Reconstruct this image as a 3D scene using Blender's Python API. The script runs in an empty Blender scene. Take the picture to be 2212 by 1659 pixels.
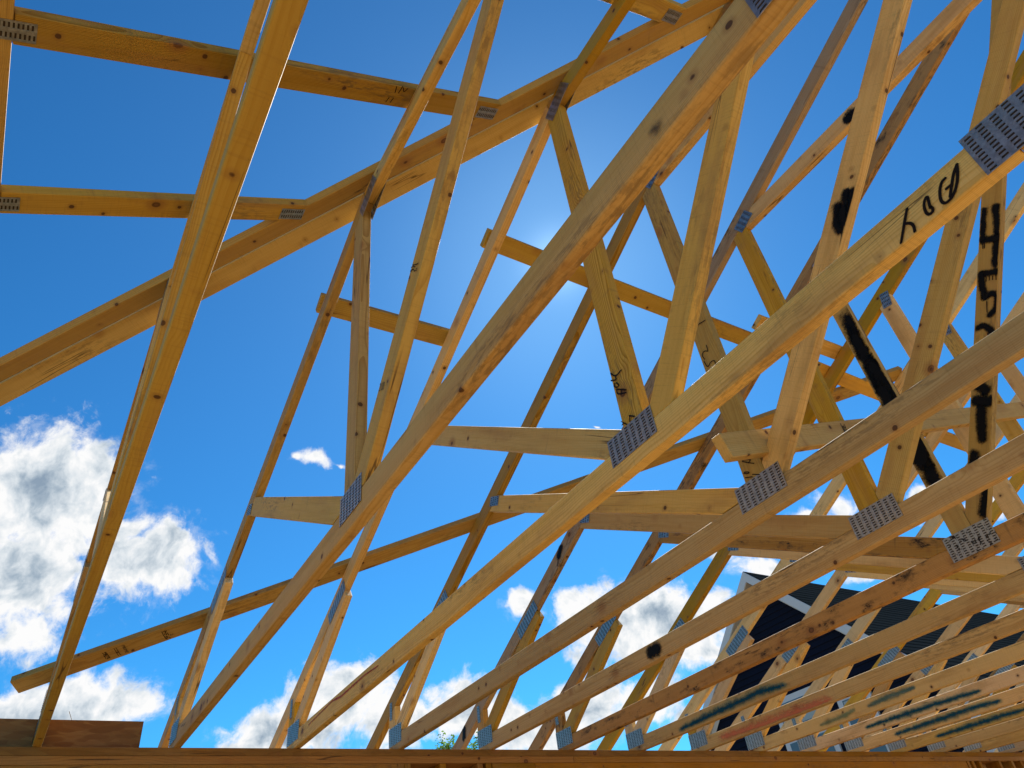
import bpy, bmesh, math, random
from mathutils import Matrix, Vector, Euler
R = math.radians
rnd = random.Random(7)
SC = bpy.context.scene
COL = SC.collection
S = 0.6096                     # truss spacing, metres

# ------------------------------------------------------------------ camera
cd = bpy.data.cameras.new('camera'); cam = bpy.data.objects.new('camera', cd); COL.objects.link(cam)
RT = [[0.5082227, 0.8531387, -0.1177457], [-0.5821657, 0.2395676, -0.7769752], [-0.6346595, 0.4634239, 0.6184218]]
m = Matrix.Identity(4)
for i in range(3):
    m[i][0] = RT[0][i]; m[i][1] = -RT[1][i]; m[i][2] = -RT[2][i]
m.translation = (4.2143527, -0.0536952, -1.0196340)
cam.matrix_world = m
cd.sensor_width = 36; cd.lens = 36 * 1558.79 / 2212; cd.clip_start = 0.02; cd.clip_end = 3000
SC.camera = cam

# ------------------------------------------------------------------ sky, sun, exposure
SUN = Vector((-0.4955, 0.4693, 0.7309)).normalized()
elev = math.asin(SUN.z); az = math.atan2(SUN.x, SUN.y)
SKY_STRENGTH = 0.082
SKY_TINT = (0.13, 0.50, 0.69, 1)
CLOUD_LEVEL = 0.64
SUN_STRENGTH = 5.0
EXPOSURE = 0.62
CLOUDS = [
 (-0.8772, -0.0463, 0.478, 0.0756, 0.9861, 0.148, -0.4515, 0.1662, -0.8766, 0.0824, 0.068),
 (-0.8625, -0.0758, 0.5004, 0.0459, 0.9812, 0.1875, -0.4906, 0.1856, -0.8514, 0.0403, 0.0366),
 (-0.8608, -0.0027, 0.5089, 0.1091, 0.9832, 0.1464, -0.4855, 0.1812, -0.8552, 0.0441, 0.0382),
 (-0.9138, -0.0386, 0.4043, 0.0456, 0.9932, 0.1075, -0.3781, 0.1167, -0.9184, 0.0731, 0.0701),
 (-0.9028, 0.0862, 0.4214, 0.1577, 0.9857, 0.059, -0.3928, 0.1174, -0.9121, 0.065, 0.046),
 (-0.8894, 0.0576, 0.4535, 0.1308, 0.9871, 0.0922, -0.4329, 0.1405, -0.8904, 0.0354, 0.0246),
 (-0.9396, -0.0207, 0.3415, 0.0248, 0.9972, 0.0703, -0.3293, 0.0745, -0.9413, 0.0399, 0.0341),
 (-0.9639, 0.0266, 0.2649, 0.1124, 0.9822, 0.1502, -0.247, 0.1741, -0.9532, 0.0848, 0.0359),
 (-0.9562, 0.1072, 0.2724, 0.1367, 0.9906, -0.0091, -0.2652, 0.0278, -0.9638, 0.0539, 0.0219),
 (-0.9684, -0.0078, 0.2491, 0.0148, 0.9998, 0.0115, -0.2404, 0.0147, -0.9706, 0.0384, 0.0271),
 (-0.8001, 0.2447, 0.5477, 0.2458, 0.964, -0.1019, -0.5476, 0.0513, -0.8352, 0.0331, 0.0146),
 (-0.8056, 0.2215, 0.5495, 0.2953, 0.9547, 0.0374, -0.5125, 0.1913, -0.8371, 0.0118, 0.0097),
 (-0.9311, 0.2713, 0.2438, 0.3875, 0.8542, 0.3466, -0.1044, 0.4142, -0.9042, 0.0891, 0.033),
 (-0.9046, 0.3301, 0.2699, 0.4257, 0.8692, 0.2514, -0.1341, 0.3353, -0.9325, 0.0607, 0.0458),
 (-0.8918, 0.3797, 0.246, 0.3945, 0.9149, -0.0861, -0.2392, 0.0118, -0.9709, 0.0513, 0.0458),
 (-0.9417, 0.2424, 0.2333, 0.2622, 0.9634, -0.0564, -0.2352, 0.0071, -0.9719, 0.0531, 0.0148),
 (-0.8501, 0.4619, 0.253, 0.4763, 0.8726, -0.1082, -0.2552, 0.0194, -0.9667, 0.0584, 0.0392),
 (-0.8293, 0.5083, 0.232, 0.5196, 0.8458, -0.1209, -0.2453, 0.0121, -0.9694, 0.0581, 0.0311),
 (-0.8738, 0.4155, 0.2528, 0.4219, 0.9019, -0.0926, -0.2515, 0.0183, -0.9677, 0.0347, 0.0363),
 (-0.7742, 0.5238, 0.3553, 0.5309, 0.8377, -0.1282, -0.3554, 0.0828, -0.931, 0.0355, 0.0243),
 (-0.7382, 0.5824, 0.3405, 0.5858, 0.7958, -0.1532, -0.3473, 0.0758, -0.9347, 0.0423, 0.0344),
 (-0.7105, 0.6259, 0.3215, 0.6285, 0.7587, -0.1712, -0.3327, 0.0633, -0.9409, 0.0533, 0.0506),
 (-0.6687, 0.6703, 0.3217, 0.6732, 0.7133, -0.1948, -0.3451, 0.0702, -0.9359, 0.0694, 0.0423),
 (-0.6761, 0.6415, 0.3625, 0.7419, 0.6089, 0.2808, -0.0364, 0.4547, -0.8899, 0.0183, 0.0127),
 (-0.6551, 0.7005, 0.2831, 0.6928, 0.6943, -0.1947, -0.3213, 0.0555, -0.9454, 0.0452, 0.0329),
 (-0.6769, 0.6518, 0.3418, 0.6478, 0.7387, -0.1862, -0.3617, 0.0832, -0.9286, 0.0414, 0.0344),
 (-0.7652, 0.6, 0.2332, 0.6636, 0.7309, 0.1594, -0.0638, 0.2675, -0.9614, 0.0641, 0.0313),
 (-0.7268, 0.6494, 0.2239, 0.6535, 0.7394, -0.162, -0.2582, 0.0165, -0.966, 0.062, 0.0313),
 (-0.7906, 0.5764, 0.2069, 0.5924, 0.7935, -0.1397, -0.2351, 0.0043, -0.972, 0.0798, 0.023),
 (-0.6996, 0.6753, 0.2334, 0.6674, 0.7251, -0.1699, -0.2721, 0.0251, -0.9619, 0.0338, 0.0315),
 (-0.5636, 0.7474, 0.3518, 0.7305, 0.637, -0.2462, -0.3994, 0.106, -0.9106, 0.0443, 0.0285),
 (-0.5823, 0.7192, 0.3791, 0.7002, 0.6744, -0.2343, -0.4187, 0.1221, -0.8999, 0.023, 0.0175),
 (-0.4552, 0.7973, 0.3963, 0.7639, 0.5658, -0.3104, -0.4665, 0.1516, -0.8715, 0.0391, 0.0217),
 (-0.4908, 0.7766, 0.3951, 0.7462, 0.6005, -0.2875, -0.4571, 0.148, -0.877, 0.027, 0.0127),
 (-0.3776, 0.8489, 0.37, 0.7981, 0.4932, -0.3462, -0.4709, 0.1521, -0.8689, 0.0214, 0.0273),
 (-0.3324, 0.8813, 0.336, 0.8262, 0.4304, -0.3635, -0.4608, 0.1448, -0.8756, 0.0348, 0.0235),
 (-0.4563, 0.8334, 0.3117, 0.8037, 0.5177, -0.2933, -0.401, 0.1072, -0.9098, 0.0535, 0.0162),
 (-0.6163, 0.7151, 0.33, 0.6993, 0.6818, -0.2147, -0.3709, 0.0894, -0.9244, 0.0285, 0.0227),
 (-0.6876, 0.6985, 0.1982, 0.6899, 0.7038, -0.1694, -0.2497, 0.0118, -0.9682, 0.0329, 0.0204),
 (-0.7926, 0.2772, 0.5431, 0.1442, 0.9469, -0.2875, -0.5908, -0.1507, -0.7926, 0.0159, 0.0085),
 (-0.605, 0.5738, 0.5521, 0.5861, 0.7885, -0.1864, -0.5413, 0.2098, -0.8142, 0.0101, 0.0032),
]

W = bpy.data.worlds.new('World'); SC.world = W; W.use_nodes = True; W.cycles.sampling_method = 'NONE'
nt = W.node_tree; nt.nodes.clear()
def N(t, **k):
    n = nt.nodes.new(t)
    for a, b in k.items(): setattr(n, a, b)
    return n
def L(a, b): nt.links.new(a, b)
def M(op, a, b=None, c=None, clamp=False):
    n = N('ShaderNodeMath', operation=op, use_clamp=clamp)
    for i, v in enumerate((a, b, c)):
        if v is None: continue
        if isinstance(v, (int, float)): n.inputs[i].default_value = v
        else: L(v, n.inputs[i])
    return n.outputs[0]
def NOISE(vec, scale, detail=8, rough=0.55, dist=0.0, out=0):
    n = N('ShaderNodeTexNoise'); n.inputs['Scale'].default_value = scale; n.inputs['Detail'].default_value = detail
    n.inputs['Roughness'].default_value = rough; n.inputs['Distortion'].default_value = dist
    L(vec, n.inputs['Vector']); return n.outputs[out]
def SMOOTH(v, a, b):
    n = N('ShaderNodeMapRange', interpolation_type='SMOOTHSTEP')
    L(v, n.inputs[0]); n.inputs[1].default_value = a; n.inputs[2].default_value = b; return n.outputs[0]
tc = N('ShaderNodeTexCoord'); dirv = tc.outputs['Generated']
sky = N('ShaderNodeTexSky', sky_type='NISHITA'); sky.sun_disc = False
sky.sun_elevation = elev; sky.sun_rotation = az; sky.altitude = 0; sky.air_density = 1.15; sky.dust_density = 0.06; sky.ozone_density = 2.0
hs = N('ShaderNodeMix', data_type='RGBA', blend_type='MULTIPLY'); hs.inputs[0].default_value = 1.0; hs.inputs[7].default_value = SKY_TINT
gm = N('ShaderNodeGamma'); gm.inputs[1].default_value = 1.25; L(sky.outputs[0], gm.inputs[0]); L(gm.outputs[0], hs.inputs[6])
bg1 = N('ShaderNodeBackground'); bg1.inputs[1].default_value = SKY_STRENGTH; # aureole: light scattered forward round the sun
dt = N('ShaderNodeVectorMath', operation='DOT_PRODUCT'); L(dirv, dt.inputs[0]); dt.inputs[1].default_value = tuple(SUN)
cosd = M('MAXIMUM', dt.outputs['Value'], 0.0)
aur = M('ADD', M('MULTIPLY', M('POWER', cosd, 1500.0), 3.0), M('ADD', M('MULTIPLY', M('POWER', cosd, 60.0), 1.1), M('MULTIPLY', M('POWER', cosd, 9.0), 0.45)))
aum = N('ShaderNodeMix', data_type='RGBA', blend_type='ADD'); aum.inputs[0].default_value = 1.0
ac = N('ShaderNodeVectorMath', operation='SCALE'); ac.inputs[0].default_value = (0.75, 0.95, 1.0); L(aur, ac.inputs['Scale'])
L(hs.outputs[2], aum.inputs[6]); L(ac.outputs[0], aum.inputs[7])
L(aum.outputs[2], bg1.inputs[0])
def VM(op, a, b):
    n = N('ShaderNodeVectorMath', operation=op)
    for i, v in enumerate((a, b)):
        if isinstance(v, tuple): n.inputs[i].default_value = v
        else: L(v, n.inputs[i])
    return n.outputs[0]
w1 = VM('MULTIPLY', VM('SUBTRACT', NOISE(dirv, 7, 3, 0.6, 0, 1), (0.5, 0.5, 0.5)), (0.06, 0.06, 0.06))
wv = VM('ADD', dirv, w1)
mask = None
for c in CLOUDS:
    mp = N('ShaderNodeMapping', vector_type='TEXTURE')
    ux = Vector(c[3:6]); uy = Vector(c[6:9]); un = ux.cross(uy)
    rm = Matrix((ux, uy, un)).transposed()
    mp.inputs['Location'].default_value = c[0:3]
    mp.inputs['Rotation'].default_value = rm.to_euler('XYZ')
    mp.inputs['Scale'].default_value = (c[9] * 1.07, c[10] * 1.07, 1.0)
    L(wv, mp.inputs[0])
    ln = N('ShaderNodeVectorMath', operation='LENGTH'); L(mp.outputs[0], ln.inputs[0])
    size = math.sqrt(c[9] * c[10]); sf = min(1.0, size / 0.055)
    v = M('SUBTRACT', 0.42 + 0.70 * sf, ln.outputs['Value'])
    bv = M('MULTIPLY', v, sf * sf) if sf < 1 else v
    if mask is None: mask = v; bulk = bv
    else: mask = M('SMOOTH_MAX', mask, v, 0.18); bulk = M('MAXIMUM', bulk, bv)
f1 = NOISE(wv, 18, 8, 0.58)
f2 = NOISE(wv, 42, 6, 0.65)
dens = M('ADD', M('ADD', mask, M('MULTIPLY', M('SUBTRACT', f1, 0.5), 1.7)), M('MULTIPLY', M('SUBTRACT', f2, 0.5), 1.0))
veil = M('MULTIPLY', SMOOTH(M('ADD', mask, M('MULTIPLY', M('SUBTRACT', f2, 0.5), 2.2)), -0.15, 0.75), 0.30)
alpha = M('MAXIMUM', SMOOTH(dens, -0.04, 0.44), veil)
offs = VM('ADD', wv, tuple(SUN * 0.016))
f3 = NOISE(offs, 18, 5, 0.58)
relief = M('ADD', M('MULTIPLY', M('SUBTRACT', f1, f3), 2.6), M('MULTIPLY', M('SUBTRACT', f2, 0.5), -0.5))
deep = M('ADD', M('MULTIPLY', SMOOTH(M('ADD', bulk, M('MULTIPLY', M('SUBTRACT', NOISE(dirv, 7, 4, 0.55), 0.5), 1.7)), 0.35, 1.25), 0.44), M('MULTIPLY', SMOOTH(dens, 0.15, 1.0), 0.22))
shade = M('ADD', deep, relief, clamp=True)
cr = N('ShaderNodeValToRGB'); L(shade, cr.inputs[0])
e = cr.color_ramp.elements; e[0].position = 0.0; e[0].color = (1.0, 1.0, 1.0, 1); e[1].position = 1.0; e[1].color = (0.27, 0.36, 0.47, 1)
x = e.new(0.35); x.color = (0.74, 0.80, 0.85, 1)
x = e.new(0.7); x.color = (0.44, 0.53, 0.62, 1)
bg2 = N('ShaderNodeBackground'); bg2.inputs[1].default_value = CLOUD_LEVEL; L(cr.outputs[0], bg2.inputs[0])
mx = N('ShaderNodeMixShader'); L(alpha, mx.inputs[0]); L(bg1.outputs[0], mx.inputs[1]); L(bg2.outputs[0], mx.inputs[2])
wo = N('ShaderNodeOutputWorld'); L(mx.outputs[0], wo.inputs[0])

sd = bpy.data.lights.new('sun', 'SUN'); sd.energy = SUN_STRENGTH; sd.angle = R(0.53); sd.color = (1.0, 0.95, 0.86)
so = bpy.data.objects.new('sun', sd); COL.objects.link(so)
so.rotation_euler = SUN.to_track_quat('Z', 'Y').to_euler()
SC.view_settings.view_transform = 'Standard'; SC.view_settings.look = 'None'
SC.view_settings.exposure = EXPOSURE; SC.view_settings.gamma = 1.0; SC.view_settings.use_curve_mapping = False
SC.cycles.max_bounces = 6; SC.cycles.diffuse_bounces = 4; SC.cycles.transparent_max_bounces = 8

# ------------------------------------------------------------------ materials
def mat(name):
    global nt
    mt = bpy.data.materials.new(name); mt.use_nodes = True; nt = mt.node_tree; nt.nodes.clear()
    o = N('ShaderNodeOutputMaterial'); p = N('ShaderNodeBsdfPrincipled'); L(p.outputs[0], o.inputs[0])
    return mt, p
def MIX(f, a, b, mode='MIX'):
    n = N('ShaderNodeMix', data_type='RGBA', blend_type=mode)
    for i, v in ((0, f), (6, a), (7, b)):
        if isinstance(v, (int, float)): n.inputs[i].default_value = v
        elif isinstance(v, tuple): n.inputs[i].default_value = (*v, 1) if len(v) == 3 else v
        else: L(v, n.inputs[i])
    return n.outputs[2]
def BUMP(h, p, d=0.002, s=0.5):
    b = N('ShaderNodeBump'); b.inputs['Distance'].default_value = d; b.inputs['Strength'].default_value = s
    L(h, b.inputs['Height']); L(b.outputs[0], p.inputs['Normal'])

def wood(name, early, late, contrast=0.5, dirt=0.25, mould=0.0, smudge=(0.10, 0.07, 0.04)):
    mt, p = mat(name)
    t = N('ShaderNodeTexCoord'); oi = N('ShaderNodeObjectInfo')
    rv = oi.outputs['Random']
    cmb = N('ShaderNodeCombineXYZ'); L(M('MULTIPLY', rv, 37.0), cmb.inputs[0])
    vec = VM('ADD', t.outputs['Object'], cmb.outputs[0])            # slide along the length: every stick its own grain
    sx = N('ShaderNodeSeparateXYZ'); L(t.outputs['Object'], sx.inputs[0])
    warp = NOISE(VM('MULTIPLY', vec, (1.3, 5, 5)), 1.0, 3, 0.5, 0, 1)
    c2 = N('ShaderNodeCombineXYZ')
    L(M('MULTIPLY', M('SUBTRACT', rv, 0.5), 0.32), c2.inputs[1]); L(M('MULTIPLY', M('SUBTRACT', M('FRACT', M('MULTIPLY', rv, 7.3)), 0.2), 0.12), c2.inputs[2])
    v2 = VM('ADD', VM('MULTIPLY', t.outputs['Object'], (0.02, 1, 1)), c2.outputs[0])
    v2 = VM('ADD', v2, VM('MULTIPLY', VM('SUBTRACT', warp, (0.5, 0.5, 0.5)), (0.0, 0.042, 0.042)))
    # knots bend the rings
    vo = N('ShaderNodeTexVoronoi', feature='F1', distance='EUCLIDEAN'); vo.inputs['Scale'].default_value = 5.2
    L(VM('MULTIPLY', vec, (0.85, 1.0, 1.0)), vo.inputs['Vector'])
    kd = vo.outputs['Distance']
    v2 = VM('ADD', v2, VM('MULTIPLY', warp, (0.0, 0.0, 0.0)))
    ring = N('ShaderNodeVectorMath', operation='LENGTH'); L(VM('MULTIPLY', v2, (0, 1, 1)), ring.inputs[0])
    kb = M('MULTIPLY', SMOOTH(kd, 0.30, 0.02), 0.010)
    ph = M('MULTIPLY', M('ADD', ring.outputs['Value'], kb), 210.0)
    fr = M('FRACT', ph)
    lw = SMOOTH(fr, 0.35, 0.97)
    fib = NOISE(VM('MULTIPLY', vec, (5, 150, 150)), 1.0, 5, 0.6)
    fib2 = NOISE(VM('MULTIPLY', vec, (1.2, 28, 28)), 1.0, 4, 0.55)
    g = M('ADD', M('MULTIPLY', lw, contrast), M('MULTIPLY', M('SUBTRACT', fib, 0.5), 0.9), clamp=True)
    colr = MIX(g, early, late)
    colr = MIX(M('MULTIPLY', SMOOTH(fib2, 0.42, 0.75), 0.45), colr, late)
    # board to board tone
    tone = M('ADD', 0.70, M('MULTIPLY', M('FRACT', M('MULTIPLY', rv, 13.7)), 0.52))
    hsn = N('ShaderNodeHueSaturation'); L(colr, hsn.inputs['Color']); L(tone, hsn.inputs['Value'])
    L(M('ADD', 0.493, M('MULTIPLY', M('FRACT', M('MULTIPLY', rv, 29.1)), 0.012)), hsn.inputs['Hue'])
    L(M('ADD', 0.97, M('MULTIPLY', M('FRACT', M('MULTIPLY', rv, 5.9)), 0.22)), hsn.inputs['Saturation'])
    colr = hsn.outputs[0]
    # broad colour patches (sapwood, planer marks, handling)
    patch = NOISE(VM('MULTIPLY', vec, (2.0, 9, 9)), 1.0, 5, 0.6)
    colr = MIX(M('MULTIPLY', SMOOTH(patch, 0.47, 0.70), 0.55), colr, (0.40, 0.22, 0.07))
    wav = NOISE(VM('MULTIPLY', vec, (26, 3, 3)), 1.0, 3, 0.5)
    colr = MIX(M('MULTIPLY', SMOOTH(wav, 0.60, 0.75), dirt), colr, smudge)
    sp = NOISE(VM('MULTIPLY', vec, (14, 40, 40)), 1.0, 6, 0.65)
    colr = MIX(M('MULTIPLY', SMOOTH(sp, 0.66, 0.78), dirt * 1.6, clamp=True), colr, smudge)
    sm = NOISE(VM('MULTIPLY', vec, (1.1, 5, 5)), 1.0, 3, 0.5); st_ = NOISE(VM('MULTIPLY', vec, (18, 70, 70)), 1.0, 6, 0.7)
    colr = MIX(M('MULTIPLY', M('MULTIPLY', SMOOTH(sm, 0.52, 0.66), SMOOTH(st_, 0.46, 0.60)), min(1, dirt * 2.0)), colr, smudge)
    saw = NOISE(VM('MULTIPLY', vec, (190, 9, 9)), 1.0, 2, 0.5)
    colr = MIX(M('MULTIPLY', SMOOTH(saw, 0.52, 0.70), 0.14), colr, (0.20, 0.10, 0.035))
    # knots: dark rim, brown heart, reddish halo
    n1 = NOISE(vec, 60, 3, 0.5)
    kdn = M('ADD', kd, M('MULTIPLY', M('SUBTRACT', n1, 0.5), 0.02))
    colr = MIX(M('MULTIPLY', SMOOTH(kdn, 0.22, 0.07), 0.6), colr, (0.30, 0.13, 0.04))
    colr = MIX(M('MULTIPLY', SMOOTH(kdn, 0.080, 0.055), 0.85), colr, (0.085, 0.032, 0.012))
    colr = MIX(M('MULTIPLY', SMOOTH(kdn, 0.045, 0.030), 0.5), colr, (0.24, 0.11, 0.045))
    # pencil-sized nail and pin holes
    v3 = N('ShaderNodeTexVoronoi', feature='F1'); v3.inputs['Scale'].default_value = 11.0; L(vec, v3.inputs['Vector'])
    pk = M('ADD', v3.outputs['Distance'], M('MULTIPLY', M('SUBTRACT', n1, 0.5), 0.05))
    colr = MIX(M('MULTIPLY', SMOOTH(pk, 0.22, 0.10), 0.35), colr, (0.26, 0.11, 0.035))
    colr = MIX(M('MULTIPLY', SMOOTH(pk, 0.105, 0.075), 0.9), colr, (0.075, 0.028, 0.010))
    # drying splits and hairline checks running with the grain
    ck = NOISE(VM('MULTIPLY', vec, (0.8, 26, 26)), 1.0, 2, 0.4)
    ckm = NOISE(VM('MULTIPLY', vec, (1.7, 6, 6)), 1.0, 2, 0.5)
    line = M('MULTIPLY', SMOOTH(M('ABSOLUTE', M('SUBTRACT', ck, 0.5)), 0.012, 0.003), SMOOTH(ckm, 0.58, 0.64))
    colr = MIX(M('MULTIPLY', line, 0.8), colr, (0.06, 0.03, 0.012))
    if mould > 0:
        mo = NOISE(VM('MULTIPLY', vec, (7, 14, 14)), 1.0, 9, 0.72)
        mo2 = NOISE(VM('MULTIPLY', vec, (30, 60, 60)), 1.0, 6, 0.7)
        colr = MIX(M('MULTIPLY', SMOOTH(mo, 0.50, 0.66), mould), colr, (0.13, 0.075, 0.03))
        colr = MIX(M('MULTIPLY', SMOOTH(M('ADD', mo, M('MULTIPLY', mo2, 0.5)), 0.86, 0.93), mould, clamp=True), colr, (0.018, 0.012, 0.008))
    L(colr, p.inputs['Base Color'])
    L(M('ADD', 0.55, M('MULTIPLY', fib, 0.25)), p.inputs['Roughness'])
    p.inputs['Specular IOR Level'].default_value = 0.3
    BUMP(M('ADD', fib, M('MULTIPLY', lw, 0.4)), p, 0.0009, 0.6)
    return mt
W_PALE = wood('pine_pale', (0.74, 0.53, 0.235), (0.52, 0.315, 0.10), 0.5, 0.24)
W_YEL = wood('pine_yellow', (0.62, 0.405, 0.10), (0.42, 0.225, 0.04), 0.5, 0.22)
W_BRN = wood('pine_brown', (0.54, 0.345, 0.115), (0.30, 0.155, 0.035), 0.8, 0.35)
W_GRY = wood('pine_weathered', (0.50, 0.38, 0.25), (0.33, 0.20, 0.10), 0.7, 0.6)
W_MLD = wood('pine_mouldy', (0.52, 0.32, 0.12), (0.33, 0.17, 0.05), 0.5, 0.5, 0.9)
W_PALE_LIT = wood('pine_pale_lit', (0.80, 0.60, 0.32), (0.60, 0.40, 0.17), 0.4, 0.2)  # stronger light on the right-hand trusses, painted into a lighter base colour
W_NEAR = wood('pine_golden', (0.50, 0.33, 0.085), (0.36, 0.20, 0.04), 0.28, 0.15)
W_WALL = wood('spruce_plate', (0.37, 0.195, 0.042), (0.24, 0.11, 0.02), 0.5, 0.2)

def plate_mats():
    mt, p = mat('galvanized_steel')
    t = N('ShaderNodeTexCoord')
    n = NOISE(t.outputs['Object'], 60, 6, 0.7); n2 = NOISE(t.outputs['Object'], 240, 3, 0.6)
    L(MIX(SMOOTH(n, 0.35, 0.7), (0.29, 0.28, 0.26), (0.46, 0.45, 0.43)), p.inputs['Base Color'])
    L(M('ADD', 0.22, M('MULTIPLY', n, 0.3)), p.inputs['Roughness']); p.inputs['Metallic'].default_value = 0.85
    BUMP(M('ADD', n2, M('MULTIPLY', n, 1.5)), p, 0.0012, 0.6)
    m2, p2 = mat('punched_slot'); p2.inputs['Base Color'].default_value = (0.035, 0.022, 0.012, 1); p2.inputs['Roughness'].default_value = 0.8
    m3, p3 = mat('galvanized_stained')
    t = N('ShaderNodeTexCoord'); n = NOISE(t.outputs['Object'], 42, 8, 0.7)
    L(MIX(SMOOTH(n, 0.52, 0.60), (0.40, 0.40, 0.37), (0.015, 0.012, 0.01)), p3.inputs['Base Color'])
    p3.inputs['Roughness'].default_value = 0.5; p3.inputs['Metallic'].default_value = 0.5
    return mt, m2, m3
STEEL, SLOT, STEEL_ST = plate_mats()

def paint(name, col, soft, grainy=0.35, strength=1.0, rim=None):
    mt, p = mat(name)
    uv = N('ShaderNodeUVMap', uv_map='UVMap'); t = N('ShaderNodeTexCoord')
    ln = N('ShaderNodeVectorMath', operation='LENGTH'); L(uv.outputs[0], ln.inputs[0])
    n = NOISE(t.outputs['Object'], 160 if soft > 0.3 else 500, 5, 0.7)
    n2 = NOISE(t.outputs['Object'], 24, 4, 0.6)
    d = M('ADD', ln.outputs['Value'], M('MULTIPLY', M('SUBTRACT', n, 0.5), grainy))
    d = M('ADD', d, M('MULTIPLY', M('SUBTRACT', n2, 0.5), grainy))
    a = SMOOTH(d, 1.0, 1.0 - soft)
    if soft > 0.7: a = M('POWER', a, 1.6)
    a = M('MULTIPLY', a, strength)
    L(a, p.inputs['Alpha'])
    if rim: L(MIX(SMOOTH(a, 0.25, 0.9), rim, col), p.inputs['Base Color'])
    p.inputs['Base Color'].default_value = (*col, 1); p.inputs['Roughness'].default_value = 0.6; p.inputs['Specular IOR Level'].default_value = 0.15
    return mt
PAINT = {
 'ink': paint('black_marker', (0.012, 0.007, 0.004), 0.25, 0.25),
 'spray': paint('black_spray_paint', (0.002, 0.002, 0.002), 0.62, 0.85),
 'red': paint('red_lumber_crayon', (0.42, 0.03, 0.015), 0.8, 0.6, 0.75),
 'pink': paint('pink_spray_paint', (0.78, 0.22, 0.13), 1.0, 0.9, 0.62),
 'teal': paint('teal_spray_paint', (0.0, 0.065, 0.12), 1.0, 0.8, 0.95, (0.03, 0.24, 0.21)),
 'teal2': paint('faded_teal_spray_paint', (0.02, 0.17, 0.20), 0.95, 0.9, 0.7),
 'green': paint('faded_green_spray_paint', (0.06, 0.24, 0.17), 1.0, 0.9, 0.55),
 'dirt': paint('grey_smudge', (0.06, 0.05, 0.04), 1.0, 0.8, 0.7),
}

def osb_mat(name, k=1.0, red=False):
    mt, p = mat(name)
    t = N('ShaderNodeTexCoord'); base = t.outputs['Object']; colr = None
    cols = [((0.42, 0.24, 0.09), (0.58, 0.38, 0.17)), ((0.30, 0.15, 0.05), (0.50, 0.30, 0.12)), ((0.50, 0.30, 0.12), (0.34, 0.17, 0.06))]
    if red: cols = [tuple((c[0] * 1.12, c[1] * .86, c[2] * .6) for c in q) for q in cols]
    for i, ang in enumerate((12, 74, 138)):
        mp = N('ShaderNodeMapping'); mp.inputs['Rotation'].default_value = (0, 0, R(ang)); mp.inputs['Scale'].default_value = (11, 42, 20); L(base, mp.inputs[0])
        v = N('ShaderNodeTexVoronoi', feature='F1'); v.inputs['Scale'].default_value = 1; v.inputs['Randomness'].default_value = 1; L(mp.outputs[0], v.inputs['Vector'])
        sep = N('ShaderNodeSeparateColor'); L(v.outputs['Color'], sep.inputs[0])
        fibre = NOISE(VM('MULTIPLY', mp.outputs[0], (0.6, 7, 1)), 1.0, 3, 0.6)
        c = MIX(M('ADD', M('MULTIPLY', sep.outputs[0], 0.7), M('MULTIPLY', fibre, 0.4), clamp=True), tuple(q * k for q in cols[i][0]), tuple(q * k for q in cols[i][1]))
        edge = SMOOTH(v.outputs['Distance'], 0.75, 0.5)
        if colr is None: colr = c
        else: colr = MIX(M('MULTIPLY', M('GREATER_THAN', sep.outputs[1], 0.5), edge), colr, c)
        if i == 1: h = sep.outputs[2]
    L(colr, p.inputs['Base Color']); p.inputs['Roughness'].default_value = 0.75
    BUMP(h, p, 0.002, 0.6)
    return mt
OSB = osb_mat('oriented_strand_board')
OSB_D = osb_mat('oriented_strand_board_red', 0.62, True)

def plain(name, col, rough=0.6, var=0.15, scale=8, metal=0.0):
    mt, p = mat(name); t = N('ShaderNodeTexCoord'); n = NOISE(t.outputs['Object'], scale, 6, 0.6)
    L(MIX(n, tuple(c * (1 - var) for c in col), tuple(c * (1 + var) for c in col)), p.inputs['Base Color'])
    p.inputs['Roughness'].default_value = rough; p.inputs['Metallic'].default_value = metal
    if rough > .9: p.inputs['Specular IOR Level'].default_value = 0.0
    return mt
SIDING = plain('navy_vinyl_siding', (0.011, 0.015, 0.030), 0.92, 0.15, 3)
TRIM = plain('white_trim_board', (0.58, 0.62, 0.64), 0.5, 0.05, 5)
SOFFIT = plain('beige_soffit', (0.45, 0.42, 0.36), 0.6, 0.08, 5)
SHING = plain('charcoal_shingle', (0.022, 0.027, 0.029), 0.98, 0.5, 40)
SOIL = plain('construction_soil', (0.33, 0.25, 0.17), 0.95, 0.35, 0.6)
BARK = plain('bark', (0.12, 0.09, 0.06), 0.9, 0.3, 14)
GLASSM = plain('window_glass', (0.10, 0.16, 0.20), 0.08, 0.1, 2)
def leafm():
    mt, p = mat('leaf'); oi = N('ShaderNodeNewGeometry')
    L(MIX(oi.outputs['Random Per Island'], (0.06, 0.13, 0.015), (0.16, 0.24, 0.04)), p.inputs['Base Color']); p.inputs['Roughness'].default_value = 0.55
    o_ = [n for n in nt.nodes if n.type == 'OUTPUT_MATERIAL'][0]; tr = N('ShaderNodeBsdfTranslucent'); tr.inputs[0].default_value = (0.16, 0.30, 0.04, 1); ms = N('ShaderNodeMixShader'); ms.inputs[0].default_value = 0.45
    L(p.outputs[0], ms.inputs[1]); L(tr.outputs[0], ms.inputs[2]); L(ms.outputs[0], o_.inputs[0])
    return mt
LEAF = leafm()

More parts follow.
